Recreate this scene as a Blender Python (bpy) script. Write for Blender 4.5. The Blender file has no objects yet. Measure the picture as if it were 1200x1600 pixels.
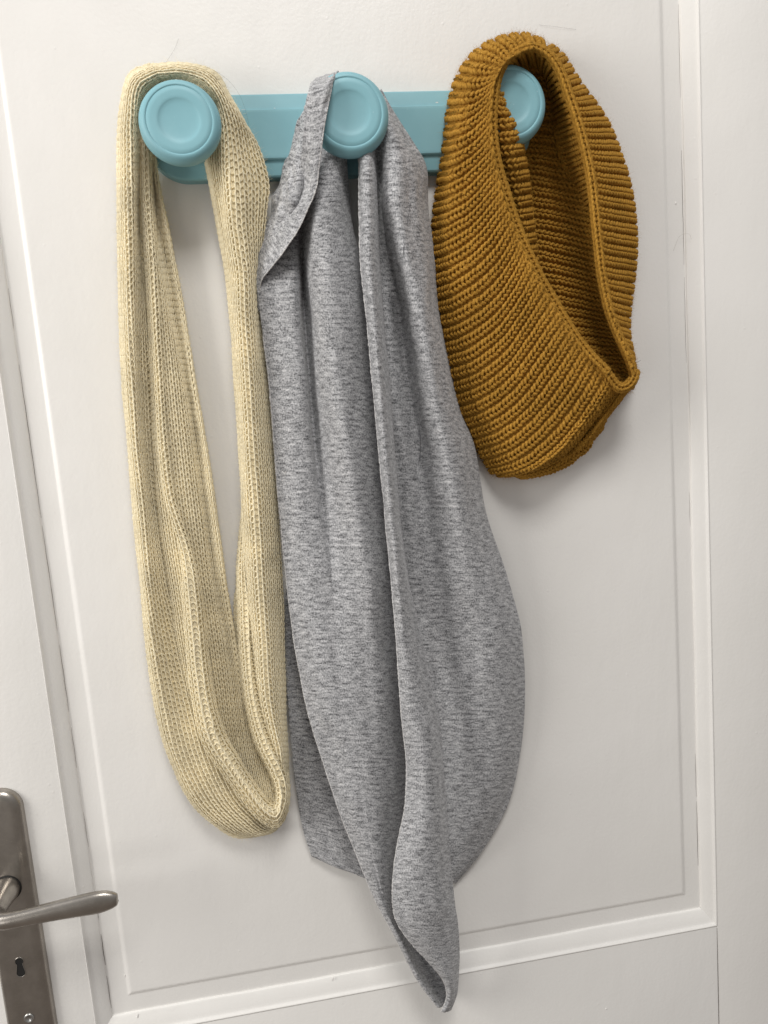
import bpy, bmesh, math, random
import numpy as np
from mathutils import Matrix, Vector
random.seed(7); rng = np.random.default_rng(7)
scene = bpy.context.scene
COL = scene.collection

# ---------------------------------------------------------------- camera (millimetres / 1000)
F = 1155.0
r_ = np.array([.986, -.0973, .1364]); d_ = np.array([.080, .9876, .1355])
r_ /= np.linalg.norm(r_); d_ -= r_*(r_@d_); d_ /= np.linalg.norm(d_); n_ = np.cross(r_, d_)
DIST = 590.0
cam_d = bpy.data.cameras.new("camera"); cam = bpy.data.objects.new("camera", cam_d); COL.objects.link(cam)
right = Vector((r_[0], n_[0], -d_[0])); down = Vector((r_[1], n_[1], -d_[1])); fwd = Vector((r_[2], n_[2], -d_[2]))
M = Matrix.Identity(4)
for i in range(3):
    M[i][0] = right[i]; M[i][1] = -down[i]; M[i][2] = -fwd[i]
M[1][3] = -DIST/1000
cam.matrix_world = M
cam_d.sensor_fit = 'VERTICAL'; cam_d.sensor_height = 24.0; cam_d.lens = F/1600*24.0
cam_d.clip_start = .01; cam_d.clip_end = 50
scene.camera = cam

# ---------------------------------------------------------------- light
world = bpy.data.worlds.new("World"); scene.world = world; world.use_nodes = True
wn = world.node_tree; bg = wn.nodes['Background']
_tc = wn.nodes.new('ShaderNodeTexCoord'); _sx = wn.nodes.new('ShaderNodeSeparateXYZ'); wn.links.new(_tc.outputs['Generated'], _sx.inputs[0])
_mr = wn.nodes.new('ShaderNodeMapRange'); _mr.inputs[1].default_value = -1; _mr.inputs[2].default_value = 1; wn.links.new(_sx.outputs['Z'], _mr.inputs[0])
_cr = wn.nodes.new('ShaderNodeValToRGB'); wn.links.new(_mr.outputs[0], _cr.inputs[0])      # a plain room: floor, walls, ceiling
_e = _cr.color_ramp.elements; _e[0].position = .15; _e[0].color = (.52, .44, .38, 1); _e[1].position = .85; _e[1].color = (.98, .98, 1, 1)
_m = _cr.color_ramp.elements.new(.5); _m.color = (.64, .61, .58, 1)
wn.links.new(_cr.outputs[0], bg.inputs[0]); bg.inputs[1].default_value = .40
def area(name, loc, target, sx, sy, power, col):
    l = bpy.data.lights.new(name, 'AREA'); l.shape = 'RECTANGLE'; l.size = sx; l.size_y = sy; l.energy = power; l.color = col
    o = bpy.data.objects.new(name, l); COL.objects.link(o); o.location = loc
    o.rotation_euler = (Vector(target)-Vector(loc)).to_track_quat('-Z', 'Y').to_euler()
area('window_light', (-1.35, -.72, .35), (0, 0, .0), .6, .95, 15.5, (1, .97, .925))
area('ceiling_light', (.15, -1.3, 1.75), (.05, 0, .1), .7, .55, 25, (1, .975, .94))
area('low_fill_light', (-1.25, -1.45, -.45), (.2, 0, -.2), .7, .5, 2.6, (1, .975, .94))  # added fill from low left, for the bright reflection on the right moulding
scene.view_settings.view_transform = 'Standard'; scene.view_settings.look = 'None'
scene.view_settings.exposure = .04; scene.view_settings.gamma = 1
scene.cycles.max_bounces = 8; scene.cycles.use_denoising = True

# ---------------------------------------------------------------- helpers
def W(px, py, off=0.0):
    """point of the photograph at 'off' millimetres in front of the door panel -> scene metres"""
    px, py, off = np.broadcast_arrays(np.asarray(px, float), np.asarray(py, float), np.asarray(off, float))
    vx, vy = px-600, py-800
    X = r_[0]*vx+r_[1]*vy+r_[2]*F; Z = d_[0]*vx+d_[1]*vy+d_[2]*F; Y = n_[0]*vx+n_[1]*vy+n_[2]*F
    t = (DIST-off)/Y
    return np.stack([X*t, -off+0*X, -Z*t], -1)/1000.0
def mesh_obj(name, V, Fc, mat, parent=None, smooth=True, uv=None):
    me = bpy.data.meshes.new(name); V = np.asarray(V, np.float32)
    if isinstance(Fc, np.ndarray):
        k = Fc.shape[1]; n = len(Fc)
        me.vertices.add(len(V)); me.vertices.foreach_set('co', V.ravel())
        me.loops.add(n*k); me.loops.foreach_set('vertex_index', Fc.astype(np.int32).ravel())
        me.polygons.add(n); me.polygons.foreach_set('loop_start', np.arange(0, n*k, k, dtype=np.int32))
        me.polygons.foreach_set('loop_total', np.full(n, k, np.int32))
        me.update(calc_edges=True)
    else:
        me.from_pydata([tuple(map(float, v)) for v in V], [], Fc); me.update()
    if uv is not None:
        l = me.uv_layers.new(name='UVMap'); idx = np.empty(len(me.loops), np.int32); me.loops.foreach_get('vertex_index', idx)
        l.data.foreach_set('uv', uv[idx].astype(np.float32).ravel())
    if smooth: me.polygons.foreach_set('use_smooth', np.ones(len(me.polygons), bool))
    me.materials.append(mat)
    o = bpy.data.objects.new(name, me); COL.objects.link(o)
    if parent: o.parent = parent
    return o
def bm_obj(name, bm, mat, parent=None, smooth=False):
    me = bpy.data.meshes.new(name); bmesh.ops.recalc_face_normals(bm, faces=bm.faces); bm.to_mesh(me); bm.free()
    for p in me.polygons: p.use_smooth = smooth
    me.materials.append(mat)
    o = bpy.data.objects.new(name, me); COL.objects.link(o)
    if parent: o.parent = parent
    return o
def empty(name, loc, label, cat, group=None):
    o = bpy.data.objects.new(name, None); COL.objects.link(o); o.empty_display_size = .02
    o.location = (0, 0, 0)
    o['label'] = label; o['category'] = cat
    if group: o['group'] = group
    return o
def vnoise(x, y, seed=0):
    """smooth 2-d value noise, -1..1"""
    def h(i, j):
        s = np.sin(i*127.1+j*311.7+seed*74.7)*43758.5453
        return (s-np.floor(s))*2-1
    xi, yi = np.floor(x), np.floor(y); fx, fy = x-xi, y-yi
    fx = fx*fx*(3-2*fx); fy = fy*fy*(3-2*fy)
    return (h(xi, yi)*(1-fx)+h(xi+1, yi)*fx)*(1-fy)+(h(xi, yi+1)*(1-fx)+h(xi+1, yi+1)*fx)*fy

# ---------------------------------------------------------------- materials
def new_mat(name):
    m = bpy.data.materials.new(name); m.use_nodes = True
    nt = m.node_tree; return m, nt, nt.nodes['Principled BSDF']
def N(nt, typ, **kw):
    n = nt.nodes.new(typ)
    for k, v in kw.items():
        if k in n.inputs.keys(): n.inputs[k].default_value = v
        else: setattr(n, k, v)
    return n
def coords(nt, scale, kind='Object'):
    tc = N(nt, 'ShaderNodeTexCoord'); mp = N(nt, 'ShaderNodeMapping'); nt.links.new(tc.outputs[kind], mp.inputs[0])
    mp.inputs['Scale'].default_value = scale; return mp.outputs[0]
def noise(nt, vec, scale, detail=3, rough=.5):
    n = N(nt, 'ShaderNodeTexNoise', Scale=scale, Detail=detail, Roughness=rough); nt.links.new(vec, n.inputs['Vector']); return n.outputs['Fac']
def ramp(nt, fac, stops):
    r = N(nt, 'ShaderNodeValToRGB'); nt.links.new(fac, r.inputs[0]); e = r.color_ramp.elements
    while len(e) < len(stops): e.new(.5)
    for i, (p, c) in enumerate(stops): e[i].position = p; e[i].color = (*c, 1) if len(c) == 3 else c
    return r.outputs[0]
def bump(nt, height, strength, dist, prev=None):
    b = N(nt, 'ShaderNodeBump', Strength=strength, Distance=dist); nt.links.new(height, b.inputs['Height'])
    if prev: nt.links.new(prev, b.inputs['Normal'])
    return b.outputs[0]

def mat_paint():
    m, nt, b = new_mat('white_gloss_paint')
    v = coords(nt, (1, 1, 1))
    c = ramp(nt, noise(nt, v, 6, 4), [(.3, (.80, .785, .755)), (.7, (.83, .815, .79))])
    nt.links.new(c, b.inputs['Base Color'])
    b.inputs['Roughness'].default_value = .38; b.inputs['Specular IOR Level'].default_value = .5
    rr = ramp(nt, noise(nt, v, 25, 3), [(.3, (.32,)*3), (.7, (.46,)*3)]); nt.links.new(rr, b.inputs['Roughness'])
    n1 = bump(nt, noise(nt, v, 420, 2), .22, .0006)
    n2 = bump(nt, noise(nt, coords(nt, (1, 1, .35)), 70, 3), .25, .0012, n1)
    n3 = bump(nt, noise(nt, v, 9, 2), .35, .004, n2)
    # dust nibs and small runs in the paint
    vo = N(nt, 'ShaderNodeTexVoronoi', Scale=55); nt.links.new(v, vo.inputs['Vector'])
    nib = ramp(nt, vo.outputs['Distance'], [(0, (1,)*3), (.07, (0,)*3)])
    n4 = bump(nt, nib, .25, .0006, n3)
    nt.links.new(n4, b.inputs['Normal']); return m
def mat_teal():
    m, nt, b = new_mat('teal_paint'); v = coords(nt, (1, 1, 1))
    c = ramp(nt, noise(nt, v, 30, 5, .6), [(.3, (.225, .455, .515)), (.7, (.255, .49, .55))])
    vo = noise(nt, v, 260, 2); sp = ramp(nt, vo, [(.74, (0,)*3), (.78, (1,)*3)])
    mx = N(nt, 'ShaderNodeMix', data_type='RGBA'); nt.links.new(sp, mx.inputs[0]); nt.links.new(c, mx.inputs[6]); mx.inputs[7].default_value = (.36, .58, .64, 1)
    nt.links.new(mx.outputs[2], b.inputs['Base Color'])
    b.inputs['Roughness'].default_value = .48; b.inputs['Specular IOR Level'].default_value = .35
    nt.links.new(bump(nt, noise(nt, coords(nt, (.25, 1, 1)), 160, 3), .15, .0005), b.inputs['Normal']); return m
def mat_yarn(name, dark, mid, light, sheen=.35):
    m, nt, b = new_mat(name); v = coords(nt, (1, 1, 1))
    c = ramp(nt, noise(nt, v, 700, 4, .7), [(.28, dark), (.5, mid), (.72, light)])
    c2 = ramp(nt, noise(nt, v, 35, 3), [(.3, (.86,)*3), (.7, (1.06, 1.06, 1.06))])
    mx = N(nt, 'ShaderNodeMix', data_type='RGBA', blend_type='MULTIPLY'); mx.inputs[0].default_value = 1
    nt.links.new(c, mx.inputs[6]); nt.links.new(c2, mx.inputs[7]); nt.links.new(mx.outputs[2], b.inputs['Base Color'])
    b.inputs['Roughness'].default_value = .85; b.inputs['Specular IOR Level'].default_value = .05
    b.inputs['Sheen Weight'].default_value = sheen; b.inputs['Sheen Tint'].default_value = (*light, 1); b.inputs['Sheen Roughness'].default_value = .5
    nt.links.new(bump(nt, noise(nt, v, 1600, 2), .6, .0004), b.inputs['Normal']); return m
def mat_heather():
    m, nt, b = new_mat('grey_heather_jersey')
    # uv in millimetres
    u1 = coords(nt, (.11, .42, 1), 'UV'); s = noise(nt, u1, 1., 4, .7)         # horizontal clumps
    u2 = coords(nt, (1.15, .55, 1), 'UV'); t = noise(nt, u2, 1.0, 2, .7)          # short upright strokes
    u3 = coords(nt, (.5, 1.1, 1), 'UV'); g = noise(nt, u3, 1.0, 1, .5)
    def mth(op, a, bb):
        n = N(nt, 'ShaderNodeMath', operation=op)
        for i, q in enumerate((a, bb)):
            if isinstance(q, (int, float)): n.inputs[i].default_value = q
            else: nt.links.new(q, n.inputs[i])
        return n.outputs[0]
    f = mth('ADD', mth('ADD', mth('MULTIPLY', s, .46), mth('MULTIPLY', t, .38)), mth('MULTIPLY', g, .16))
    c = ramp(nt, f, [(.385, (.085, .085, .09)), (.45, (.21, .212, .22)), (.51, (.38, .383, .395)), (.61, (.65, .65, .66))])
    nt.links.new(c, b.inputs['Base Color'])
    b.inputs['Roughness'].default_value = .9; b.inputs['Specular IOR Level'].default_value = .1
    b.inputs['Sheen Weight'].default_value = .25
    n1 = bump(nt, t, .35, .0004)
    nt.links.new(bump(nt, noise(nt, coords(nt, (.06, .03, 1), 'UV'), 1, 3), .35, .004, n1), b.inputs['Normal']); return m
def mat_nickel():
    m, nt, b = new_mat('brushed_nickel'); v = coords(nt, (1, 1, 1))
    c = ramp(nt, noise(nt, v, 60, 5, .65), [(.3, (.33, .305, .275)), (.7, (.43, .40, .365))])
    st = noise(nt, coords(nt, (1, 1, 3)), 420, 3, .8); sp = ramp(nt, st, [(.60, (0,)*3), (.68, (1,)*3)])
    mx = N(nt, 'ShaderNodeMix', data_type='RGBA'); nt.links.new(sp, mx.inputs[0]); nt.links.new(c, mx.inputs[6]); mx.inputs[7].default_value = (.46, .43, .36, 1)
    nt.links.new(mx.outputs[2], b.inputs['Base Color'])
    b.inputs['Metallic'].default_value = .95; b.inputs['Roughness'].default_value = .3
    nt.links.new(bump(nt, noise(nt, coords(nt, (1, 1, .06)), 900, 2), .12, .0003), b.inputs['Normal']); return m
def mat_plain(name, col, rough=.6, metal=0.):
    m, nt, b = new_mat(name); v = coords(nt, (1, 1, 1))
    c = ramp(nt, noise(nt, v, 300, 3), [(.3, tuple(x*.85 for x in col)), (.7, col)]); nt.links.new(c, b.inputs['Base Color'])
    b.inputs['Roughness'].default_value = rough; b.inputs['Metallic'].default_value = metal; return m
PAINT = mat_paint(); TEAL = mat_teal(); NICKEL = mat_nickel(); HEATHER = mat_heather()
MUST = mat_yarn('mustard_wool', (.29, .145, .022), (.43, .225, .038), (.55, .305, .062), .12)
CREAM = mat_yarn('cream_wool', (.77, .66, .43), (.90, .80, .565), (.95, .885, .69), .2)
HEM = mat_yarn('grey_hem_yarn', (.22, .215, .22), (.58, .57, .565), (.78, .77, .76), .2)
DARKTHREAD = mat_plain('dark_grey_thread', (.13, .13, .14), .9)
DARK = mat_plain('dark_recess', (.012, .011, .01), .8); CRACK = mat_plain('brown_joint_gap', (.10, .075, .06), .9)
STEEL = mat_plain('zinc_screw', (.55, .55, .54), .3, 1.); HAIR = mat_plain('dark_hair', (.05, .035, .025), .5)

# ---------------------------------------------------------------- the door
S = .001
DX0, DX1, DZ0, DZ1 = -302, 472, -1395, 640        # door leaf
PX0, PX1, PZ0, PZ1 = -193, 362, -498, 520         # opening between stiles and rails
door = empty('panelled_door', None, 'white gloss painted panelled door with a raised centre panel behind the hanging scarves', 'door')
STL = 8.0
def slab(x0, x1, z0, z1, yb, yf, bev=.6):
    bm = bmesh.new()
    g = bmesh.ops.create_cube(bm, size=1)
    for v in g['verts']:
        v.co = Vector(((x0+x1)/2+v.co.x*(x1-x0), -((yb+yf)/2)+v.co.y*(yf-yb), (z0+z1)/2+v.co.z*(z1-z0)))*S
    if bev: bmesh.ops.bevel(bm, geom=list(bm.edges), offset=bev*S, segments=2, affect='EDGES', profile=.6)
    return bm
bm_obj('stile', slab(DX0, PX0, DZ0, DZ1, -30, STL, .5), PAINT, door, True)
bm_obj('stile', slab(PX1, DX1, DZ0, DZ1, -30, STL, .5), PAINT, door, True)
bm_obj('rail', slab(PX0+.25, PX1-.2, DZ0+.2, PZ0, -30, STL-.1, .4), PAINT, door, True)
bm_obj('rail', slab(PX0+.25, PX1-.2, PZ1, DZ1-.2, -30, STL-.1, .4), PAINT, door, True)
# raised panel: a flat margin, a little step, and the field
CX0, CX1, CZ0, CZ1 = -182.4, 350.2, -482.5, 504
FX0, FX1, FZ0, FZ1 = -167, 336, -467.5, 486
FH = 1.5
def panel():
    prof = [(-3.0, -3.0), (-3, 0), (FX0-CX0-.6, 0.0), (FX0-CX0+.2, .12)]
    steps = [(0, 0), (.7, .1), (1.5, .42), (2.5, .92), (3.5, 1.3), (4.4, 1.46), (5.2, 1.5)]
    rings = []
    def rect(dx, y):
        # dx from CX0; the field corner sits at the same distance on all sides
        return [(CX0+dx, y, CZ0+dx*sz) for sz in (1,)]
    def ring(x0, x1, z0, z1, y): return [(x0, y, z0), (x1, y, z0), (x1, y, z1), (x0, y, z1)]
    rings.append(ring(CX0-4, CX1+4, CZ0-4, CZ1+4, -1.0)); rings.append(ring(CX0-1, CX1+1, CZ0-1, CZ1+1, 0))
    for a, y in steps: rings.append(ring(FX0+a, FX1-a, FZ0+a, FZ1-a, max(y, 0.0)))
    V = [(x*S, -y*S, z*S) for rg in rings for x, y, z in rg]; Fc = []
    for k in range(len(rings)-1):
        for i in range(4):
            j = (i+1) % 4; Fc.append((4*k+i, 4*k+j, 4*k+4+j, 4*k+4+i))
    k = len(rings)-1; Fc.append((4*k, 4*k+1, 4*k+2, 4*k+3))
    return V, Fc
V, Fc = panel(); p = mesh_obj('panel', V, Fc, PAINT, door, False)
# sloping moulding round the panel, four mitred lengths with a thin open joint against the panel
def moulding(side):
    prof = [(0, -1.0), (0, STL+.35), (.5, STL+.5), (1.0, STL+.2), (1.7, STL-1.3), (2.6, STL-1.9), (4, STL-2.4), (8.0, 3.9), (10.6, 2.2), (11.6, 1.75), (12.0, 1.2), (12.05, -1.0)]
    V = []; n = len(prof)
    L = dict(l=(PX0+.05, PZ0, PZ1), r=(PX1-.05, PZ0, PZ1), b=(PZ0+.05, PX0, PX1), t=(PZ1-.05, PX0, PX1))[side]
    NS = 60
    for k in range(NS+1):
        for dx, y in prof:
            g = dx*1.0+.12
            a0 = L[1]+g; a1 = L[2]-g; a = a0+(a1-a0)*k/NS
            wob = .18*math.sin(a*.031+dx)+.1*math.sin(a*.11)
            if dx > 11: dxx = dx+wob-.25
            else: dxx = dx
            if side == 'l': V.append((L[0]+dxx, -y, a))
            if side == 'r': V.append((L[0]-dxx, -y, a))
            if side == 'b': V.append((a, -y, L[0]+dxx*1.32))
            if side == 't': V.append((a, -y, L[0]-dxx*1.32))
    Fc = []
    for k in range(NS):
        for i in range(n-1):
            q = (k*n+i, k*n+i+1, (k+1)*n+i+1, (k+1)*n+i); Fc.append(q if side in 'lt' else q[::-1])
    return np.array(V)*S, Fc
for s_ in 'lrbt':
    V, Fc = moulding(s_); mesh_obj('moulding', V, Fc, PAINT, door, True)
# open joints: brown dashes where the paint has cracked along the moulding
def strip(pts, w, mat, name, parent, off):
    V = []; Fc = []
    for i, (x, z) in enumerate(pts):
        a = np.array(pts[max(i-1, 0)]); b = np.array(pts[min(i+1, len(pts)-1)]); t = (b-a)/np.linalg.norm(b-a); nn = np.array([-t[1], t[0]])
        ww = w*(.35+.65*math.sin(math.pi*min(1, (i+.35)/(len(pts)-.3))))
        V += [(x+nn[0]*ww/2, -off, z+nn[1]*ww/2), (x-nn[0]*ww/2, -off, z-nn[1]*ww/2)]
        if i: Fc.append((2*i-2, 2*i-1, 2*i+1, 2*i))
    return mesh_obj(name, np.array(V)*S, Fc, mat, parent, False)
for x, z0, z1, w in [(-180.85, 55, -60, .55), (-180.9, -66, -150, .45), (-180.8, -160, -215, .5), (-180.9, -228, -262, .4), (-180.8, -300, -330, .35), (-180.9, -372, -395, .5), (-180.8, -408, -436, .75), (-180.9, -446, -476, .6),
                     (-180.9, 110, 75, .3), (348.95, 300, 230, .35), (348.8, 190, 100, .5), (348.7, 90, 20, .35), (348.8, -90, -120, .3), (348.7, -330, -372, .4), (348.9, -376, -440, .6)]:
    pts = [(x+.12*math.sin(z*.3), z) for z in np.linspace(z0, z1, 12)]
    strip(pts, w*.6, CRACK, 'paint_crack', door, .22)
for pts, w in [([(-181, -477), (-183.5, -481), (-186.5, -484.5), (-189.6, -489.5)], .5), ([(349, -482.5), (352.5, -485.5), (356.5, -491), (360, -494)], .45), ([(-180.5, -477), (-176, -477.4), (-170, -477.2)], .4)]:
    pass
for pts, w in [([(361.8, z) for z in np.linspace(-500, -640, 14)], .45)]:
    strip(pts, w, CRACK, 'stile_joint', door, STL+.25)

# runs and beads of paint left on the mouldings
def bead(px, py, off, w, h, t):
    c = W(px, py, off)*1000; V = []; Fc = []; n = 14
    for k, (q, y) in enumerate(((1, -.3), (.8, .55), (.4, .9))):
        for i in range(n):
            a = 2*math.pi*i/n; V.append((c[0]+q*w*math.cos(a), c[1]-y*t, c[2]+q*h*math.sin(a)*(1 if math.sin(a) < 0 else 1.8)))
    for k in range(2):
        for i in range(n): Fc.append((k*n+i, k*n+(i+1) % n, (k+1)*n+(i+1) % n, (k+1)*n+i))
    Fc.append(tuple(2*n+i for i in range(n))); mesh_obj('paint_bead', np.array(V)*S, Fc, PAINT, door, True)
for q in [(1056, 318, 0, .8, 1.0, .5), (1030, 1462, 3, 1.0, 1.3, .6), (1078, 1460, 5, .8, 1.5, .6), (215, 1590, 3, 1.0, 1.8, .7), (975, 1448, 1.5, .7, .9, .5), (947, 1577, 8, .6, .7, .45), (128, 1366, 3, 1.0, .8, .5), (195, 1525, .1, .6, 1.1, .4), (520, 1530, 4, .8, 1.0, .5)]: bead(*q)
# ---------------------------------------------------------------- door handle (part of the door)
def plate_outline(hw, z0, z1, r, n=14):
    pts = []
    for cx, cz, a0 in ((hw-r, z1-r, 0), (-hw+r, z1-r, 90), (-hw+r, z0+r, 180), (hw-r, z0+r, 270)):
        for k in range(n+1):
            a = math.radians(a0+90*k/n); pts.append((cx+r*math.cos(a), cz+r*math.sin(a)))
    return pts
KX = -240.0
def backplate():
    prof = [(0, STL), (0, STL+1.2), (.5, STL+3.2), (1.8, STL+5.2), (3.8, STL+6.6), (6.2, STL+7.3), (8.0, STL+7.45)]
    rings = []
    for ins, y in prof:
        rings.append([(KX+x, -y, z) for x, z in plate_outline(18.6-ins, -512+ins, -266-ins, 16.5-ins*.93)])
    V = [p for rg in rings for p in rg]; n = len(rings[0]); Fc = []
    for k in range(len(rings)-1):
        for i in range(n):
            j = (i+1) % n; Fc.append((k*n+i, k*n+j, (k+1)*n+j, (k+1)*n+i))
    Fc.append(tuple((len(rings)-1)*n+i for i in range(n)))
    return np.array(V)*S, Fc
V, Fc = backplate(); plate = mesh_obj('backplate', V, Fc, NICKEL, door, True)
PT = STL+7.45
def disc(cx, cz, y0, prof, mat, name, parent, n=40, squash=1.):
    V = []; Fc = []
    for r, y in prof:
        for k in range(n):
            a = 2*math.pi*k/n; V.append((cx+r*math.cos(a), -(y0+y), cz+r*math.sin(a)*squash))
    for k in range(len(prof)-1):
        for i in range(n):
            j = (i+1) % n; Fc.append((k*n+i, k*n+j, (k+1)*n+j, (k+1)*n+i))
    Fc.append(tuple((len(prof)-1)*n+i for i in range(n)))
    return mesh_obj(name, np.array(V)*S, Fc, mat, parent, True)
# keyhole: round top, slot, round foot
def keyhole():
    o = []
    for k in range(17):
        a = math.radians(-50+280*k/16); o.append((3.1*math.cos(a), 5.2+3.1*math.sin(a)))
    for k in range(13):
        a = math.radians(160+220*k/12); o.append((3.3*math.cos(a), -4.8+3.3*math.sin(a)*1.0))
    return o
kh = keyhole(); ring = [(KX+x, -(PT+.05), -414+z) for x, z in kh]; inner = [(KX+x*.86, -(PT-.3+.5), -414+z*.93) for x, z in kh]
n = len(kh)
mesh_obj('keyhole', np.array(ring)*S, [tuple(range(n))], DARK, plate, False)
V = []; 
for sc_, y in ((1.16, PT), (1.10, PT+.5), (.98, PT+.12)): V += [(KX+x*sc_, -y, -414+z*(1+(sc_-1)*.5)) for x, z in kh]
mesh_obj('keyhole_rim', np.array(V)*S, [(k*n+i, k*n+(i+1) % n, (k+1)*n+(i+1) % n, (k+1)*n+i) for k in range(2) for i in range(n)], NICKEL, plate, True)
sc = disc(KX+.5, -459, PT, [(4.1, -.2), (4.1, .5), (3.6, .95), (2.4, 1.2), (2.1, .5), (.1, .4)], STEEL, 'screw', plate, 30)
disc(KX, -345.5, PT, [(10.6, -.1), (10.6, .35)], DARK, 'spindle_gap', plate, 44)
# lever: boss, neck, bend and flattened grip
def lever():
    st = []   # centre x, off, z, half-height, half-depth
    st += [(KX, 15, -345.5, 9.6, 9.6), (KX, 22, -345.5, 9.3, 9.3), (KX, 30, -345.6, 8.2, 8.2), (KX+.2, 40, -346, 7.2, 7.4), (KX+1.5, 47, -346.3, 6.7, 7.0), (KX+5.5, 52.5, -346.6, 6.4, 6.2),
           (KX+12, 55, -346.8, 6.2, 5.2), (KX+22, 55.6, -346.4, 6.2, 4.8), (KX+36, 55.4, -345.6, 6.6, 4.8), (KX+50, 55, -345.1, 7.3, 4.9), (KX+63, 54.6, -344.8, 8.0, 5.0), (KX+74, 54.4, -344.5, 8.5, 5.0),
           (KX+81, 54.2, -344.4, 8.1, 4.7), (KX+86.5, 54, -344.6, 6.7, 4.0), (KX+89.6, 54, -344.8, 5.1, 3.2), (KX+90.8, 54, -344.9, 3.9, 2.4), (KX+91, 54, -344.9, .3, .2)]
    C = np.array([[a, -b, c] for a, b, c, _, _ in st], float); n = 28; V = []; Fc = []
    # refine
    t = np.linspace(0, len(st)-1, 90); A = np.array(st)
    B = np.stack([cr1(A[:, k], t) for k in range(5)], -1)
    C = np.stack([B[:, 0], -B[:, 1], B[:, 2]], -1); T = np.gradient(C, axis=0); T /= np.linalg.norm(T, axis=1)[:, None]
    for i in range(len(C)):
        up = np.array([0, 0, 1.]); up -= T[i]*(up@T[i]); up /= np.linalg.norm(up); sd = np.cross(T[i], up)
        for k in range(n):
            a = 2*math.pi*k/n; c, s = math.cos(a), math.sin(a)
            V.append(C[i]+up*c*B[i, 3]+sd*(abs(s)**.9*np.sign(s))*B[i, 4])
        if i:
            for k in range(n):
                j = (k+1) % n; Fc.append(((i-1)*n+k, (i-1)*n+j, i*n+j, i*n+k))
    Fc.append(tuple((len(C)-1)*n+k for k in range(n)))
    return np.array(V)*S, Fc
def cr1(a, t):
    a = np.asarray(a, float); n = len(a); i = np.clip(np.floor(t).astype(int), 0, n-2); f = t-i
    g = lambda j: a[np.clip(j, 0, n-1)]
    p0, p1, p2, p3 = g(i-1), g(i), g(i+1), g(i+2)
    p0 = np.where(i-1 < 0, 2*p1-p2, p0) if a.ndim == 1 else p0
    p3 = np.where(i+2 > n-1, 2*p2-p1, p3) if a.ndim == 1 else p3
    return .5*((2*p1)+(-p0+p2)*f+(2*p0-5*p1+4*p2-p3)*f**2+(-p0+3*p1-3*p2+p3)*f**3)
V, Fc = lever(); mesh_obj('lever', V, Fc, NICKEL, plate, True)

# ---------------------------------------------------------------- coat rack
rack = empty('coat_rack', None, 'pale teal wooden coat rack with three round knobs screwed to the white door', 'coat rack')
KN = [(-42.3, 205.0), (73.2, 205.6), (189.4, 206.5)]
def board():
    def outline(ins, n=26):
        r = 29.2-ins; cz = 206.0; x0, x1 = KN[0][0], KN[2][0]; pts = []
        for k in range(n+1):
            a = math.radians(90+180*k/n); pts.append((x0+r*math.cos(a), cz+r*math.sin(a)))
        for k in range(n+1):
            a = math.radians(-90+180*k/n); pts.append((x1+r*math.cos(a), cz+r*math.sin(a)))
        return pts
    prof = [(0, 1.3), (0, 9.6), (.5, 10.6), (1.4, 11.2), (11.2, 12.6), (11.5, 12.5), (11.8, 14.1), (12.6, 14.7), (14, 14.8)]
    V = []; n = None
    for ins, y in prof:
        o = outline(ins); n = len(o); V += [(x, -y, z) for x, z in o]
    Fc = [(k*n+i, k*n+(i+1) % n, (k+1)*n+(i+1) % n, (k+1)*n+i) for k in range(len(prof)-1) for i in range(n)]
    Fc.append(tuple((len(prof)-1)*n+i for i in range(n)))
    return np.array(V)*S, Fc
V, Fc = board(); o = mesh_obj('board', V, Fc, TEAL, rack, False)
for i, (x, z) in enumerate(KN):
    kz = z+(-1.2, .6, 3.4)[i]
    prof = [(9.5, 14.5), (9.5, 16), (8.2, 20), (8, 28), (9.5, 33), (14, 36), (22, 37.4), (27.2, 38.2), (29.0, 39.8), (29.7, 42.4), (29.4, 45.4), (28.4, 47.9), (26.9, 49.6), (25.4, 50.4), (24.4, 50.6),
            (24.0, 50.5), (23.7, 50.1), (23.4, 50.1), (23.0, 50.45), (20, 50.5), (17, 50.35), (15.6, 50.25), (14.9, 50.0), (14.2, 49.7), (11, 49.35), (8, 49.1), (4, 48.95), (.2, 48.9)]
    sc_ = (.925, .955, .935)[i]
    prof = [(r*sc_ if r > 12 else r, y) for r, y in prof]
    disc(x, kz, 0, prof, TEAL, 'knob', rack, 96)

CHIP = mat_plain('bare_paint_chip', (.72, .76, .76), .7)
for px, py, w, h in [(683, 160, 1.0, .5), (380, 171, 1.6, .2), (429, 169, .7, .25), (604, 163, .5, .2)]:
    c = W(px, py, 14.9)*1000; k = [(c[0]+w*math.cos(a)*(1+.3*math.sin(3*a+px)), c[1], c[2]+h*math.sin(a)*(1+.3*math.cos(2*a))) for a in np.linspace(0, 2*math.pi, 12)[:-1]]
    mesh_obj('paint_chip', np.array(k)*S, [tuple(range(11))], CHIP, rack, False)
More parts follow.
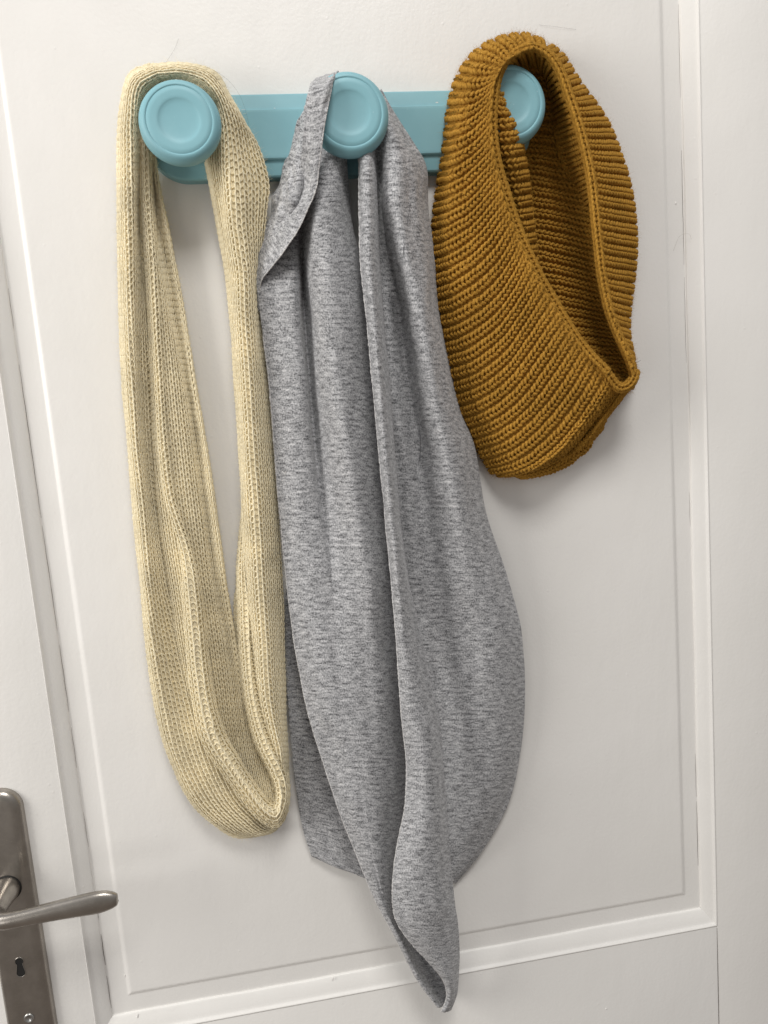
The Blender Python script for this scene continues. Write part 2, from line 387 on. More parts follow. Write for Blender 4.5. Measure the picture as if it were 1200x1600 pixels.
# ---------------------------------------------------------------- cloth tools
class Sheet:
    """a cloth surface from rows of control points (photo x, photo y, mm off the door)"""
    def __init__(s, rows, K=None, nu=120, nv=300, amp=0., seed=0, freq=.05, inv=1.):
        s.inv = inv
        R = []
        K = K or max(len(q) for q in rows)
        for q in rows:
            q = np.array(q, float)
            if len(q) != K:
                d = np.r_[0, np.cumsum(np.linalg.norm(np.diff(q[:, :2], axis=0), axis=1)+1e-6)]
                tt = np.interp(np.linspace(0, d[-1], K), d, np.arange(len(q)))
                q = np.stack([cr1(q[:, k], tt) for k in range(3)], -1)
            R.append(q)
        R = np.array(R)                                    # rows,K,3
        P = W(R[..., 0], R[..., 1], R[..., 2])
        tu = np.linspace(0, K-1, nu)
        A = np.stack([[cr1(P[i, :, k], tu) for k in range(3)] for i in range(len(P))])   # rows,3,nu
        A = A.transpose(0, 2, 1)                           # rows,nu,3
        tv = np.linspace(0, len(P)-1, nv*2)
        B = np.empty((nv*2, nu, 3))
        for k in range(3):
            for j in range(nu): B[:, j, k] = cr1(A[:, j, k], tv)
        # equal arc length down the middle
        mid = B.mean(axis=1); d = np.r_[0, np.cumsum(np.linalg.norm(np.diff(mid, axis=0), axis=1))]
        s.len = d[-1]*1000
        want = np.interp(np.linspace(0, d[-1], nv), d, np.arange(nv*2)); i0 = np.clip(np.floor(want).astype(int), 0, nv*2-2); f = (want-i0)[:, None, None]
        G = B[i0]*(1-f)+B[i0+1]*f
        for q in range(nv):                                # equal spacing across as well
            e = np.r_[0, np.cumsum(np.linalg.norm(np.diff(G[q], axis=0), axis=1))]; w = np.linspace(0, e[-1], nu)
            G[q] = np.stack([np.interp(w, e, G[q, :, k]) for k in range(3)], -1)
        wid = np.linalg.norm(np.diff(G, axis=1), axis=2).sum(1)*1000; s.wrow = wid
        s.wid = wid.mean(); s.wmax = wid.max()
        s.nu, s.nv = nu, nv
        if amp:
            Nn = s._normals(G); u, v = np.meshgrid(np.linspace(0, s.wid, nu), np.linspace(0, s.len, nv))
            h = vnoise(u*freq*2.2, v*freq*.7, seed)+.5*vnoise(u*freq*5, v*freq*1.7, seed+3)
            G = G+Nn*(h*amp*.001)[..., None]
        s.G = G; s.Nn = s._normals(G)
    def _normals(s, G):
        du = np.gradient(G, axis=1); dv = np.gradient(G, axis=0); n = np.cross(du, dv)
        n /= (np.linalg.norm(n, axis=2)[..., None]+1e-12)
        flip = np.where(n[..., 1].mean() > 0, -1., 1.)
        return n*flip*s.inv
    def at(s, u, v, h=0., ):
        """u,v in 0..1, h metres along the normal"""
        x = np.clip(u, 0, 1)*(s.nu-1); y = np.clip(v, 0, 1)*(s.nv-1)
        i = np.clip(np.floor(x).astype(int), 0, s.nu-2); j = np.clip(np.floor(y).astype(int), 0, s.nv-2); fx = (x-i)[..., None]; fy = (y-j)[..., None]
        def L(A): return (A[j, i]*(1-fx)+A[j, i+1]*fx)*(1-fy)+(A[j+1, i]*(1-fx)+A[j+1, i+1]*fx)*fy
        n = L(s.Nn); n /= np.linalg.norm(n, axis=-1)[..., None]+1e-12
        return L(s.G)+n*np.asarray(h)[..., None]
    def grid(s, nu, nv, h=0., hf=None):
        u, v = np.meshgrid(np.linspace(0, 1, nu), np.linspace(0, 1, nv))
        hh = np.full(u.shape, h) if hf is None else hf(u, v)
        P = s.at(u, v, hh)
        row = np.r_[[np.zeros(nv)], np.cumsum(np.linalg.norm(np.diff(P, axis=1), axis=2), axis=1).T].T*1000
        row -= row[:, nu//2][:, None]
        uv = np.stack([row, v*s.len], -1).reshape(-1, 2)
        idx = np.arange(nu*nv).reshape(nv, nu)
        Fq = np.stack([idx[:-1, :-1], idx[:-1, 1:], idx[1:, 1:], idx[1:, :-1]], -1).reshape(-1, 4)
        return P.reshape(-1, 3), Fq, uv
def tubes(C, rad, ns=5):
    """C: (n curves, m points, 3); rad scalar or (n,m)"""
    n, m, _ = C.shape; T = np.gradient(C, axis=1); T /= np.linalg.norm(T, axis=2)[..., None]+1e-12
    ref = np.array([0.3, -1., 0.2]); ref = ref/np.linalg.norm(ref)
    A = np.cross(T, ref); A /= np.linalg.norm(A, axis=2)[..., None]+1e-9; B = np.cross(T, A)
    a = np.arange(ns)*2*math.pi/ns; rad = np.broadcast_to(np.asarray(rad), (n, m))[..., None, None]
    V = C[:, :, None]+rad*(A[:, :, None]*np.cos(a)[None, None, :, None]+B[:, :, None]*np.sin(a)[None, None, :, None])
    idx = np.arange(n*m*ns).reshape(n, m, ns); nx = np.roll(idx, -1, axis=2)
    Fq = np.stack([idx[:, :-1], nx[:, :-1], nx[:, 1:], idx[:, 1:]], -1).reshape(-1, 4)
    return V.reshape(-1, 3), Fq
class Acc:
    def __init__(s): s.V = []; s.F = []; s.n = 0; s.uv = []
    def add(s, V, Fq, uv=None):
        s.V.append(V); s.F.append(Fq+s.n); s.n += len(V)
        if uv is not None: s.uv.append(uv)
    def obj(s, name, mat, parent):
        return mesh_obj(name, np.concatenate(s.V), np.concatenate(s.F), mat, parent, True, np.concatenate(s.uv) if s.uv else None)
def knit(acc, sh, wale_v, col_mm, st_mm, rad, rib=0., amp=.2, ht=1.7, dz=.5, back=True, tp=10, ncol=None, nst=None, u0=0., u1=1., pinch=1., jit=.06, backoff=None):
    """loops of yarn over a sheet. wale_v: columns of stitches run along v, else along u"""
    if wale_v: nc = ncol or max(2, round(sh.wid*(u1-u0)/col_mm)); ns = nst or max(3, round(sh.len/st_mm))
    else: nc = ncol or max(2, round(sh.len/col_mm)); ns = nst or max(3, round(sh.wid/st_mm))
    cw = 1/nc
    t = np.linspace(0, 2*math.pi*nc, nc*tp+1)[None, :]; j = np.arange(-1, ns+1)[:, None]
    ph = t % (2*math.pi); ci = np.floor(t/(2*math.pi)+1e-9)
    x = (t/(2*math.pi)+amp*np.sin(2*t))*cw
    if pinch != 1.:
        f = x/cw-ci-.5; x = (ci+.5+f*pinch*np.where(np.abs(f) < .42, 1, 1+(1/pinch-1)*np.clip((np.abs(f)-.42)/.08, 0, 1)))*cw
    jx = vnoise(ci*1.7+j*3.1, j*1.3+ci*.7, 5)*jit
    y = (j+.5-np.cos(t)*ht/2+jx)/ns
    x = x+jx*.5*cw*(np.sin(ph/2)**2)
    z = -dz*np.cos(2*t)*(1+.2*jx) - rib*(np.cos(ph/2)**4)
    z = np.broadcast_to(z, x.shape if x.shape[0] > 1 else (len(j), x.shape[1]))
    x = np.broadcast_to(x, z.shape); y = np.broadcast_to(y, z.shape)
    uu, vv = (u0+(u1-u0)*x, y) if wale_v else (y, x)
    C = sh.at(uu, vv, z*.001)
    rr = rad*.001*(1+.12*vnoise(t*.9+j*5, j+0*t, 9))
    if wale_v:
        cwl = np.interp(np.clip(vv, 0, 1), np.linspace(0, 1, sh.nv), sh.wrow)/nc
        rr = rr*np.clip(cwl/col_mm, .55, 1.15)
    V, Fq = tubes(C, rr); acc.add(V, Fq)
    if back:
        bo = backoff if backoff is not None else dz+.1
        def hf(u, v):
            p = (u if wale_v else v)*nc; return -(bo+rib*.9*np.abs(np.cos(np.pi*p))**4)*.001
        nu = min(400, nc*4+1) if wale_v else 40; nv = 60 if wale_v else min(400, nc*5+1)
        V, Fq, _ = sh.grid(nu if wale_v else 40, 120 if wale_v else nv, hf=hf); acc.add(V, Fq)
def ribs(acc, sh, nc, st_mm, rib=1.8, amp=.26, ht=1.45, dz=.9, pinch=.86, rmax=1.35, kr=.135, jit=.1, tp=11, boff=1.1, seed=0):
    """ribs of V stitches lying along u; every rib has as many stitches as its own length needs"""
    I = []; Kk = []; NS = []
    for i in range(nc):
        v = np.full(60, (i+.5)/nc); P = sh.at(np.linspace(0, 1, 60), v, np.zeros(60)); L = np.linalg.norm(np.diff(P, axis=0), axis=1).sum()*1000
        ns = max(3, round(L/st_mm)); k = np.arange(-.5, ns+.5); I += [i]*len(k); Kk += list(k); NS += [ns]*len(k)
    I = np.array(I, float)[:, None]; Kk = np.array(Kk)[:, None]; NS = np.array(NS, float)[:, None]
    t = np.linspace(0, 2*math.pi, tp)[None, :]
    j1 = vnoise(I*1.9+seed, Kk*1.3, 5)*jit; j2 = vnoise(I*2.3+4, Kk*1.7+seed, 8)*jit
    x = (t/(2*math.pi)-.5+amp*np.sin(2*t))*pinch + j2*.25
    y = (Kk+.5-np.cos(t)*ht/2+j1)/NS
    z = -dz*np.cos(2*t)*(1+j2)-rib*np.abs(2*x)**3*1.6
    vv = (I+.5+x)/nc; um = np.clip((Kk+.5)/NS, 0, 1); e = .5/nc
    sp = np.linalg.norm(sh.at(um, (I+.5)/nc+e, 0*um)-sh.at(um, (I+.5)/nc-e, 0*um), axis=-1)*1000
    rad = np.clip(kr*sp, .4, rmax)*.001*(1+.15*j1/jit)
    zs = np.clip(sp/6.5, .35, 1.2)
    gl = lambda q: .12+.88*np.clip(np.minimum(q, 1-q)/.2, 0, 1)
    C = sh.at(np.clip(y, .004, .996), vv, z*zs*gl(um)*.001)
    V, Fq = tubes(C, np.broadcast_to(rad, x.shape), 6); acc.add(V, Fq)
    def hf(u, v): p = v*nc; return -(boff+rib*.8*np.abs(np.cos(np.pi*p))**6)*.001*gl(u)
    V, Fq, _ = sh.grid(50, nc*6+1, hf=hf); acc.add(V, Fq)
def fibres(sheets, n, mat, parent, lmin, lmax, wd=.035, lift=.0006, edge=.35, seed=3):
    g = np.random.default_rng(seed); Vs = []; Fs = []; base = 0
    tot = sum(s.len*s.wid for s in sheets)
    for s in sheets:
        k = int(n*s.len*s.wid/tot); u = g.random(k); m = g.random(k) < edge; u = np.where(m, np.where(g.random(k) < .5, g.random(k)*.06, 1-g.random(k)*.06), u); v = g.random(k)
        P = s.at(u, v, np.full(k, lift)); Q = s.at(u, v, np.full(k, lift+.001)); nn = (Q-P)/.001
        d = nn*g.uniform(.2, 1, (k, 1))+g.normal(0, .7, (k, 3)); d /= np.linalg.norm(d, axis=1)[:, None]
        L = g.uniform(lmin, lmax, (k, 1))*.001; b = g.normal(0, .35, (k, 3))*L
        pts = [P, P+d*L*.4+b*.3, P+d*L*.75+b*.9, P+d*L+b*1.6]
        side = np.cross(d, [0, 1., 0]); side /= np.linalg.norm(side, axis=1)[:, None]+1e-9; w = wd*.001
        V = np.stack([pts[0]-side*w, pts[0]+side*w, pts[1]+side*w, pts[1]-side*w, pts[2]+side*w*.8, pts[2]-side*w*.8, pts[3]+side*w*.3, pts[3]-side*w*.3], 1)
        q = np.array([[0, 1, 2, 3], [3, 2, 4, 5], [5, 4, 6, 7]]); Fq = (np.arange(k)*8)[:, None, None]+q[None]
        Vs.append(V.reshape(-1, 3)); Fs.append(Fq.reshape(-1, 4)+base); base += k*8
    o = mesh_obj('loose_fibres', np.concatenate(Vs), np.concatenate(Fs), mat, parent, True); o['kind'] = 'stuff'; return o
def R_(y, xs, offs): return [(x, y, o) for x, o in zip(xs, offs)]

# ---------------------------------------------------------------- cream scarf
cream = empty('infinity_scarf', None, 'long cream chain-knit wool loop scarf hanging on the leftmost knob', 'scarf')
def rc(y, xl, pl, pr, xr, oe, op, ov, orr):
    return [(xl, y, oe), (pl-6, y, oe+1), (pl-1, y, op-3), (pl*.5+pr*.5, y, op+1), (pr-2, y, op-3), (pr+(xr-pr)*.35, y, ov), (xr-3, y, orr+2), (xr, y, orr-5)]
CA = Sheet([R_(125, (232, 236, 240, 246, 252, 258, 264, 270), (30, 31, 32, 33, 33, 33, 32, 30)), R_(190, (222, 226, 230, 236, 241, 246, 251, 256), (24, 27, 29, 29, 28, 27, 25, 20)),
    rc(250, 208, 222, 232, 244, 12, 21, 14, 16), rc(350, 208, 228, 242, 262, 7, 20, 10, 15), rc(480, 214, 236, 264, 287, 6, 20, 9, 14), rc(600, 222, 241, 286, 306, 5, 20, 9, 14), rc(700, 228, 245, 299, 324, 5, 20, 9, 14),
    rc(820, 240, 254, 316, 341, 5, 19, 9, 14), rc(920, 255, 270, 330, 354, 5, 17, 9, 13), rc(1050, 275, 290, 355, 376, 5, 16, 9, 11), rc(1150, 300, 315, 368, 386, 5, 14, 9, 9), rc(1240, 340, 350, 384, 397, 5, 12, 7, 7)], nu=140, nv=300, amp=.4, seed=1)
rowsB = [
 [(425,1180,20),(432,1182,30),(439,1184,32),(446,1184,24),(450,1184,12)], R_(1100,(402,412,424,436,447),(22,34,36,28,12)), R_(1000,(393,404,418,430,445),(22,34,36,28,12)),
 R_(900,(385,396,410,424,441),(22,34,36,26,10)), R_(800,(379,390,405,420,435),(22,34,36,26,10)), R_(700,(375,386,400,414,428),(20,34,36,26,10)), R_(600,(370,381,394,406,419),(20,34,36,26,10)),
 R_(500,(362,374,387,400,411),(20,34,36,26,10)), R_(430,(358,371,385,397,409),(20,34,36,26,10)), R_(350,(347,362,379,397,415),(20,35,36,27,14)), R_(290,(339,354,374,397,422),(22,36,36,27,16)),
 [(334,238,26),(350,232,36),(366,228,36),(386,224,28),(408,236,18)], [(337,195,28),(350,190,37),(362,186,38),(374,182,34),(388,200,24)], [(335,164,30),(343,157,38),(349,152,39),(355,148,35),(361,152,26)],
 [(312,136,32),(320,127,40),(326,121,40),(332,115,37),(337,112,28)], [(283,123,32),(285,115,40),(286,109,42),(287,102,38),(288,98,29)], [(252,126,32),(248,118,40),(243,111,42),(238,104,38),(234,100,29)],
 [(229,147,32),(221,139,40),(213,131,42),(205,124,38),(200,119,28)], R_(180,(219,211,202,192,186),(28,38,40,35,24)), R_(240,(218,210,201,190,183),(22,35,38,32,18)),
 R_(350,(216,210,200,189,183),(13,28,33,26,12)), R_(480,(226,214,203,193,186),(9,22,30,24,10)), R_(600,(238,222,210,199,191),(8,14,28,25,10)), R_(700,(244,230,216,206,200),(8,12,26,25,10)),
 R_(800,(256,240,226,216,208),(8,11,24,24,10)), R_(900,(268,256,238,227,218),(8,12,22,24,10)), [(300,1000,10),(272,1002,12),(248,1004,20),(236,1005,23),(227,1006,10)],
 [(325,1095,14),(290,1100,14),(264,1105,20),(251,1108,22),(242,1110,10)], [(345,1175,18),(318,1180,20),(292,1188,22),(277,1192,22),(268,1196,10)], [(372,1240,20),(350,1246,22),(325,1250,22),(310,1254,21),(300,1258,10)],
 [(402,1276,18),(385,1283,22),(366,1288,22),(350,1292,18),(340,1294,9)], [(422,1292,14),(408,1300,18),(394,1304,18),(382,1306,14),(368,1308,7)]]
rowsB = [[(408,1262,10),(418,1268,16),(428,1270,18),(437,1266,14),(444,1258,7)], [(420,1225,16),(429,1228,25),(438,1230,27),(445,1229,19),(450,1226,9)]]+rowsB
rowsB += [[(440,1288,10),(430,1298,13),(418,1303,13),(407,1305,10),(396,1306,4)]]
CB = Sheet(rowsB[:19], nu=80, nv=400, amp=.35, seed=2)
CF = Sheet(rowsB[18:], nu=80, nv=450, amp=.35, seed=8)
CC = Sheet([R_(215, (220, 224, 229, 233, 237), (20, 27, 29, 27, 20)), R_(290, (220, 225, 230, 235, 240), (14, 22, 25, 22, 14)), R_(400, (226, 231, 237, 242, 247), (14, 22, 25, 22, 14)), R_(500, (231, 237, 243, 249, 254), (14, 21, 25, 22, 15)), R_(600, (236, 243, 249, 255, 261), (14, 21, 25, 22, 15)), R_(700, (243, 250, 257, 263, 269), (14, 22, 25, 22, 15)), R_(780, (254, 260, 267, 274, 280), (14, 22, 25, 22, 15)), R_(860, (277, 283, 290, 297, 303), (13, 22, 25, 22, 12)), R_(930, (284, 292, 301, 310, 318), (16, 30, 33, 28, 14)), R_(1000, (289, 298, 308, 317, 325), (18, 32, 35, 30, 16)),
 R_(1080, (297, 307, 317, 326, 334), (20, 34, 37, 32, 18)), [(313,1158,20),(324,1155,34),(335,1151,38),(345,1147,32),(352,1143,18)], [(344,1207,22),(353,1199,35),(361,1192,38),(368,1185,32),(372,1180,20)],
 [(377,1250,22),(384,1241,36),(389,1232,39),(393,1224,32),(396,1218,20)], [(404,1281,22),(408,1270,36),(411,1259,39),(413,1250,32),(414,1243,22)], [(432,1294,20),(431,1282,35),(429,1270,38),(427,1260,32),(425,1253,22)],
 [(449,1270,20),(443,1264,34),(438,1257,37),(433,1251,32),(429,1247,20)], [(453,1232,18),(447,1232,32),(440,1231,35),(433,1230,31),(428,1229,20)], [(447,1193,18),(440,1196,32),(431,1199,34),(423,1202,30),(417,1204,18)],
 [(430,1148,18),(421,1153,31),(412,1158,33),(404,1162,28),(398,1164,16)], [(413,1089,18),(405,1092,30),(396,1096,32),(388,1099,26),(382,1101,14)], [(401,1018,14),(394,1019,26),(386,1020,27),(379,1021,22),(373,1022,12)],
 R_(940, (394, 388, 382, 376, 370), (10, 20, 22, 18, 10)), R_(880, (390, 385, 380, 375, 370), (5, 10, 11, 10, 5)), R_(800, (392, 388, 384, 380, 377), (3, 6, 7, 6, 3))], nu=60, nv=400, amp=.3, seed=4)
CD = Sheet([R_(1060, (350, 375, 400, 425), (5, 8, 10, 6)), R_(1150, (362, 385, 410, 437), (6, 12, 14, 10)), R_(1205, (372, 395, 420, 444), (9, 17, 19, 14)), R_(1240, (385, 405, 425, 445), (14, 23, 24, 18)), R_(1272, (398, 413, 428, 442), (20, 28, 28, 22))], nu=50, nv=120, amp=.8, seed=5)
CE = Sheet([R_(215, (318, 326, 336, 346, 356), (18, 26, 28, 26, 20)), R_(255, (320, 327, 334, 342, 350), (12, 20, 22, 22, 18)), R_(360, (340, 346, 352, 358, 366), (8, 16, 18, 18, 14)), R_(450, (354, 360, 366, 371, 376), (7, 14, 16, 15, 12)),
 R_(600, (366, 371, 377, 382, 388), (6, 12, 14, 13, 10)), R_(800, (377, 381, 386, 391, 397), (6, 12, 14, 13, 10)), R_(900, (373, 379, 385, 392, 398), (5, 12, 15, 14, 10)), R_(945, (366, 375, 384, 392, 400), (5, 13, 17, 15, 10)),
 R_(1050, (372, 384, 394, 404, 414), (5, 13, 18, 16, 12)), R_(1150, (385, 400, 412, 424, 434), (6, 14, 18, 16, 12)), R_(1230, (405, 416, 426, 434, 442), (8, 14, 18, 16, 12))], nu=50, nv=300, amp=.4, seed=6)
for nm, sh, kw in [('inner_panel', CA, {}), ('right_strand', CB, dict(ncol=8)), ('outer_roll', CF, dict(ncol=8)), ('front_roll', CC, dict(ncol=4)), ('lower_lining', CD, {}), ('side_strip', CE, {})]:
    a = Acc(); knit(a, sh, True, 3.4, 4.7, .54, amp=.13, ht=1.85, dz=.6, rib=.75, backoff=1.0, jit=.12, **kw); a.obj(nm, CREAM, cream)
    # rolled selvedge down both sides closes the sheet's edge
fibres([CA, CB, CC, CE, CF], 26000, CREAM, cream, 1.2, 3.6, .028)

# ---------------------------------------------------------------- grey scarf
grey = empty('jersey_scarf', None, 'heather grey jersey loop scarf draped over the middle knob, hem edges showing', 'scarf')
GFrows = [R_(195, (500, 507, 515, 522, 530, 538, 545), (22, 28, 30, 31, 30, 28, 20)), R_(250, (492, 500, 508, 516, 524, 533, 541), (24, 34, 40, 42, 40, 34, 22)),
 R_(300, (455, 468, 479, 497, 515, 532, 544), (16, 20, 32, 44, 46, 38, 20)), R_(350, (425, 450, 470, 490, 510, 532, 549), (14, 18, 22, 45, 50, 42, 20)), R_(430, (403, 440, 471, 488, 512, 545, 567), (24, 28, 14, 40, 52, 44, 20)),
 R_(480, (405, 440, 473, 491, 515, 550, 575), (26, 30, 13, 38, 52, 44, 20)), R_(590, (419, 450, 482, 504, 528, 560, 592), (26, 31, 18, 40, 52, 40, 16)), R_(700, (428, 460, 492, 521, 545, 573, 606), (26, 32, 24, 42, 52, 38, 16)),
 R_(800, (437, 470, 507, 537, 562, 588, 616), (26, 35, 31, 44, 50, 34, 16)), R_(900, (448, 485, 521, 551, 577, 600, 624), (26, 37, 38, 44, 48, 34, 18)), R_(1000, (459, 495, 531, 560, 586, 608, 630), (28, 41, 43, 44, 44, 30, 18)),
 R_(1100, (478, 512, 545, 575, 600, 618, 636), (30, 43, 46, 45, 40, 27, 18)), R_(1200, (508, 538, 565, 590, 610, 625, 644), (32, 43, 46, 43, 35, 24, 16)), R_(1300, (543, 562, 580, 597, 610, 622, 640), (34, 43, 44, 40, 30, 20, 14)),
 R_(1400, (583, 592, 600, 607, 614, 622, 634), (36, 42, 41, 36, 27, 18, 14)), R_(1470, (622, 627, 632, 637, 642, 648, 655), (38, 41, 32, 21, 15, 13, 12)), R_(1530, (651, 656, 662, 668, 675, 682, 690), (38, 38, 27, 17, 13, 12, 11)),
 [(684,1574,38),(687,1574,39),(690,1573,27),(694,1572,20),(698,1570,18),(702,1568,16),(706,1566,16)]]
for q in GFrows:                       # a sharp crease beside the big roll, fading downwards
    k = min(1, max(0, (960-q[0][1])/350))*(1 if q[0][1] > 320 else 0)
    x1, y1, o1 = q[1]; x2, y2, o2 = q[2]
    q[2] = (x2+2*k, y2, o2-7*k); q.insert(2, (x1+(x2-x1)*.72, y1, o1*.3+o2*.7 if k == 0 else o1*(.3+.65*k)+o2*(.7-.65*k)))
GF = Sheet(GFrows, nu=200, nv=500, amp=.9, seed=11, freq=.03)
GC = Sheet([R_(205, (561, 567, 573, 579, 585), (20, 26, 28, 27, 22)), R_(260, (560, 566, 573, 580, 587), (36, 46, 49, 46, 30)), R_(400, (563, 570, 577, 585, 593), (46, 55, 58, 52, 28)), R_(500, (573, 580, 586, 592, 599), (48, 58, 60, 54, 28)),
 R_(620, (585, 590, 596, 602, 609), (50, 58, 60, 54, 28)), R_(750, (597, 602, 607, 613, 620), (50, 58, 60, 54, 28)), R_(880, (608, 614, 620, 627, 634), (50, 58, 60, 54, 28)), R_(970, (617, 624, 631, 639, 651), (52, 58, 58, 52, 30)),
 R_(1050, (623, 632, 642, 654, 669), (52, 58, 58, 52, 32)), R_(1130, (629, 643, 657, 671, 686), (52, 59, 60, 54, 34)), R_(1200, (636, 649, 664, 679, 692), (50, 59, 62, 56, 36)), R_(1265, (633, 649, 666, 683, 698), (52, 61, 64, 58, 38)),
 R_(1320, (621, 642, 663, 684, 702), (54, 64, 66, 60, 40)), R_(1370, (614, 638, 662, 686, 706), (56, 66, 67, 60, 40)), R_(1415, (614, 640, 665, 690, 710), (56, 66, 67, 60, 40)),
 [(622,1444,56),(645,1447,64),(668,1448,64),(692,1446,56),(714,1440,40)], [(645,1475,54),(664,1480,61),(682,1480,60),(700,1477,52),(717,1470,38)], [(673,1504,52),(687,1509,58),(698,1509,56),(708,1506,49),(718,1500,37)],
 [(693,1530,49),(700,1534,54),(706,1535,52),(711,1532,45),(716,1525,34)], [(699,1556,44),(703,1559,46),(706,1560,44),(709,1558,40),(713,1552,30)], [(690,1580,40),(694,1581,42),(697,1581,40),(700,1580,37),(704,1577,28)]], nu=90, nv=500, amp=.6, seed=12, freq=.03)
GR = Sheet([R_(140, (570, 575, 580, 584, 588, 592, 595), (20, 26, 28, 28, 26, 24, 18)), R_(175, (578, 584, 590, 597, 604, 610, 614), (22, 30, 34, 35, 33, 28, 18)), R_(215, (584, 593, 602, 611, 620, 630, 641), (24, 34, 40, 42, 40, 32, 14)), R_(260, (582, 591, 605, 620, 636, 652, 666), (20, 24, 42, 46, 42, 34, 14)),
 R_(320, (581, 590, 604, 620, 638, 656, 669), (16, 18, 42, 50, 44, 36, 14)), R_(400, (583, 597, 612, 630, 650, 668, 680), (14, 16, 30, 50, 47, 38, 14)), R_(480, (585, 606, 624, 641, 659, 674, 687), (14, 21, 17, 46, 52, 40, 12)),
 R_(560, (590, 612, 634, 651, 669, 688, 702), (14, 24, 17, 42, 52, 40, 12)), R_(640, (596, 620, 645, 664, 684, 704, 719), (14, 26, 18, 40, 50, 38, 12)), R_(700, (600, 628, 653, 676, 698, 722, 741), (14, 27, 20, 38, 48, 36, 12)),
 R_(800, (610, 638, 664, 690, 715, 738, 758), (14, 26, 22, 36, 44, 34, 10)), R_(900, (620, 648, 678, 706, 736, 766, 791), (14, 24, 23, 34, 40, 32, 10)), R_(980, (625, 656, 686, 718, 752, 787, 812), (14, 22, 21, 31, 36, 30, 10)),
 R_(1080, (632, 664, 694, 726, 760, 794, 819), (12, 20, 19, 28, 33, 28, 10)), R_(1180, (638, 668, 698, 728, 760, 790, 813), (10, 17, 19, 26, 29, 24, 8)), R_(1260, (640, 668, 696, 722, 750, 774, 791), (8, 13, 17, 22, 25, 20, 7)),
 R_(1330, (640, 665, 690, 710, 726, 740, 751), (6, 11, 13, 15, 16, 13, 6)), R_(1380, (640, 658, 676, 690, 700, 707, 712), (5, 8, 9, 9, 9, 7, 5))], nu=180, nv=400, amp=.9, seed=13, freq=.03)
GL = Sheet([R_(880, (452, 500, 545, 600), (5, 8, 10, 9)), R_(960, (444, 495, 545, 615), (6, 9, 11, 9)), [(446,1040,7),(505,1042,11),(555,1044,12),(620,1046,9)], [(452,1130,8),(510,1132,12),(560,1136,12),(630,1140,9)],
 [(460,1215,8),(515,1222,12),(562,1230,12),(640,1240,9)], [(472,1290,7),(520,1302,11),(562,1314,11),(640,1330,8)], [(487,1337,5),(524,1354,8),(566,1370,9),(640,1402,6)]], nu=90, nv=160, amp=.8, seed=14, freq=.03)
G1 = Sheet([[(492,126,16),(502,122,20),(512,118,23),(518,117,20),(524,116,14)], [(485,130,34),(495,127,42),(506,123,46),(517,118,46),(528,112,40)], [(482,146,50),(491,144,56),(501,140,58),(511,135,58),(519,128,52)], [(478,172,52),(486,172,56),(495,171,58),(504,169,59),(512,166,58)], [(475,210,52),(482,211,54),(490,211,57),(497,210,59),(505,208,59)],
 [(473,250,44),(481,252,50),(487,252,54),(493,251,57),(500,248,57)], [(464,292,32),(474,295,42),(481,296,50),(488,295,54),(494,291,56)], [(446,322,26),(456,326,38),(465,330,46),(474,331,50),(481,328,52)],
 [(430,342,24),(439,349,34),(448,356,42),(456,361,46),(463,364,48)], [(416,368,22),(423,377,30),(430,386,36),(436,392,40),(441,397,42)], [(405,400,20),(410,406,27),(415,412,32),(419,417,34),(422,421,35)], [(402,428,20),(404,431,24),(406,433,27),(408,435,28),(410,438,29)], [(402,452,22),(403,453,24),(404,454,25),(405,455,26),(406,456,26)], [(403,486,20),(404,486,21),(404,487,22),(405,487,22),(405,488,22)]], nu=60, nv=200, amp=.8, seed=15, freq=.08)
G2 = Sheet([R_(165, (476, 479, 482, 485, 488), (14, 20, 24, 26, 22)), R_(190, (468, 473, 477, 481, 485), (12, 22, 30, 32, 26)), R_(240, (450, 458, 466, 474, 482), (12, 28, 35, 37, 30)), R_(290, (434, 445, 456, 468, 481), (12, 28, 39, 42, 32)),
 R_(330, (424, 435, 446, 458, 470), (12, 28, 38, 40, 30)), R_(370, (413, 420, 427, 436, 445), (12, 24, 30, 32, 24)), R_(426, (402, 404, 407, 410, 413), (14, 19, 21, 21, 18))], nu=60, nv=200, amp=1.6, seed=16, freq=.12)
for nm, sh, nu, nv in [('front_drape', GF, 180, 420), ('centre_fold', GC, 80, 420), ('right_drape', GR, 180, 340), ('back_layer', GL, 80, 120), ('shoulder_fold', G1, 60, 160), ('gathered_fold', G2, 60, 140)]:
    V, Fq, uv = sh.grid(nu, nv); o = mesh_obj(nm, V, Fq, HEATHER, grey, True, uv)
    md = o.modifiers.new('thickness', 'SOLIDIFY'); md.thickness = .0009; md.offset = 0
def edge_curve(sh, u, h=0, n=400, v0=0, v1=1):
    v = np.linspace(v0, v1, n); return sh.at(np.full(n, u), v, np.full(n, h))
def seam(pts, parent):
    P = W(*np.array(pts, float).T); t = np.linspace(0, len(pts)-1, 120); C = np.stack([cr1(P[:, k], t) for k in range(3)], -1)[None]
    V, Fq = tubes(C, .00035, 5); return mesh_obj('seam', V, Fq, DARKTHREAD, parent, True)
def hem(sh, u, parent, v0=0, v1=1, r=.55, mat=HEM):
    C = edge_curve(sh, u, .0002, 900, v0, v1)[None]; k = np.arange(900)
    C = C+rng.normal(0, .00008, C.shape)
    rr = r*.001*(1+.25*vnoise(k*.31, k*0., 3)+.15*rng.normal(0, 1, 900))
    V, Fq = tubes(C, np.clip(rr, .0002, .002)[None], 6); return mesh_obj('hem', V, Fq, mat, parent, True)
hem(GF, 0, grey, .21, 1, .6); hem(GC, 0, grey, .02, 1, .6); hem(G1, 1, grey, .05, 1, .45)
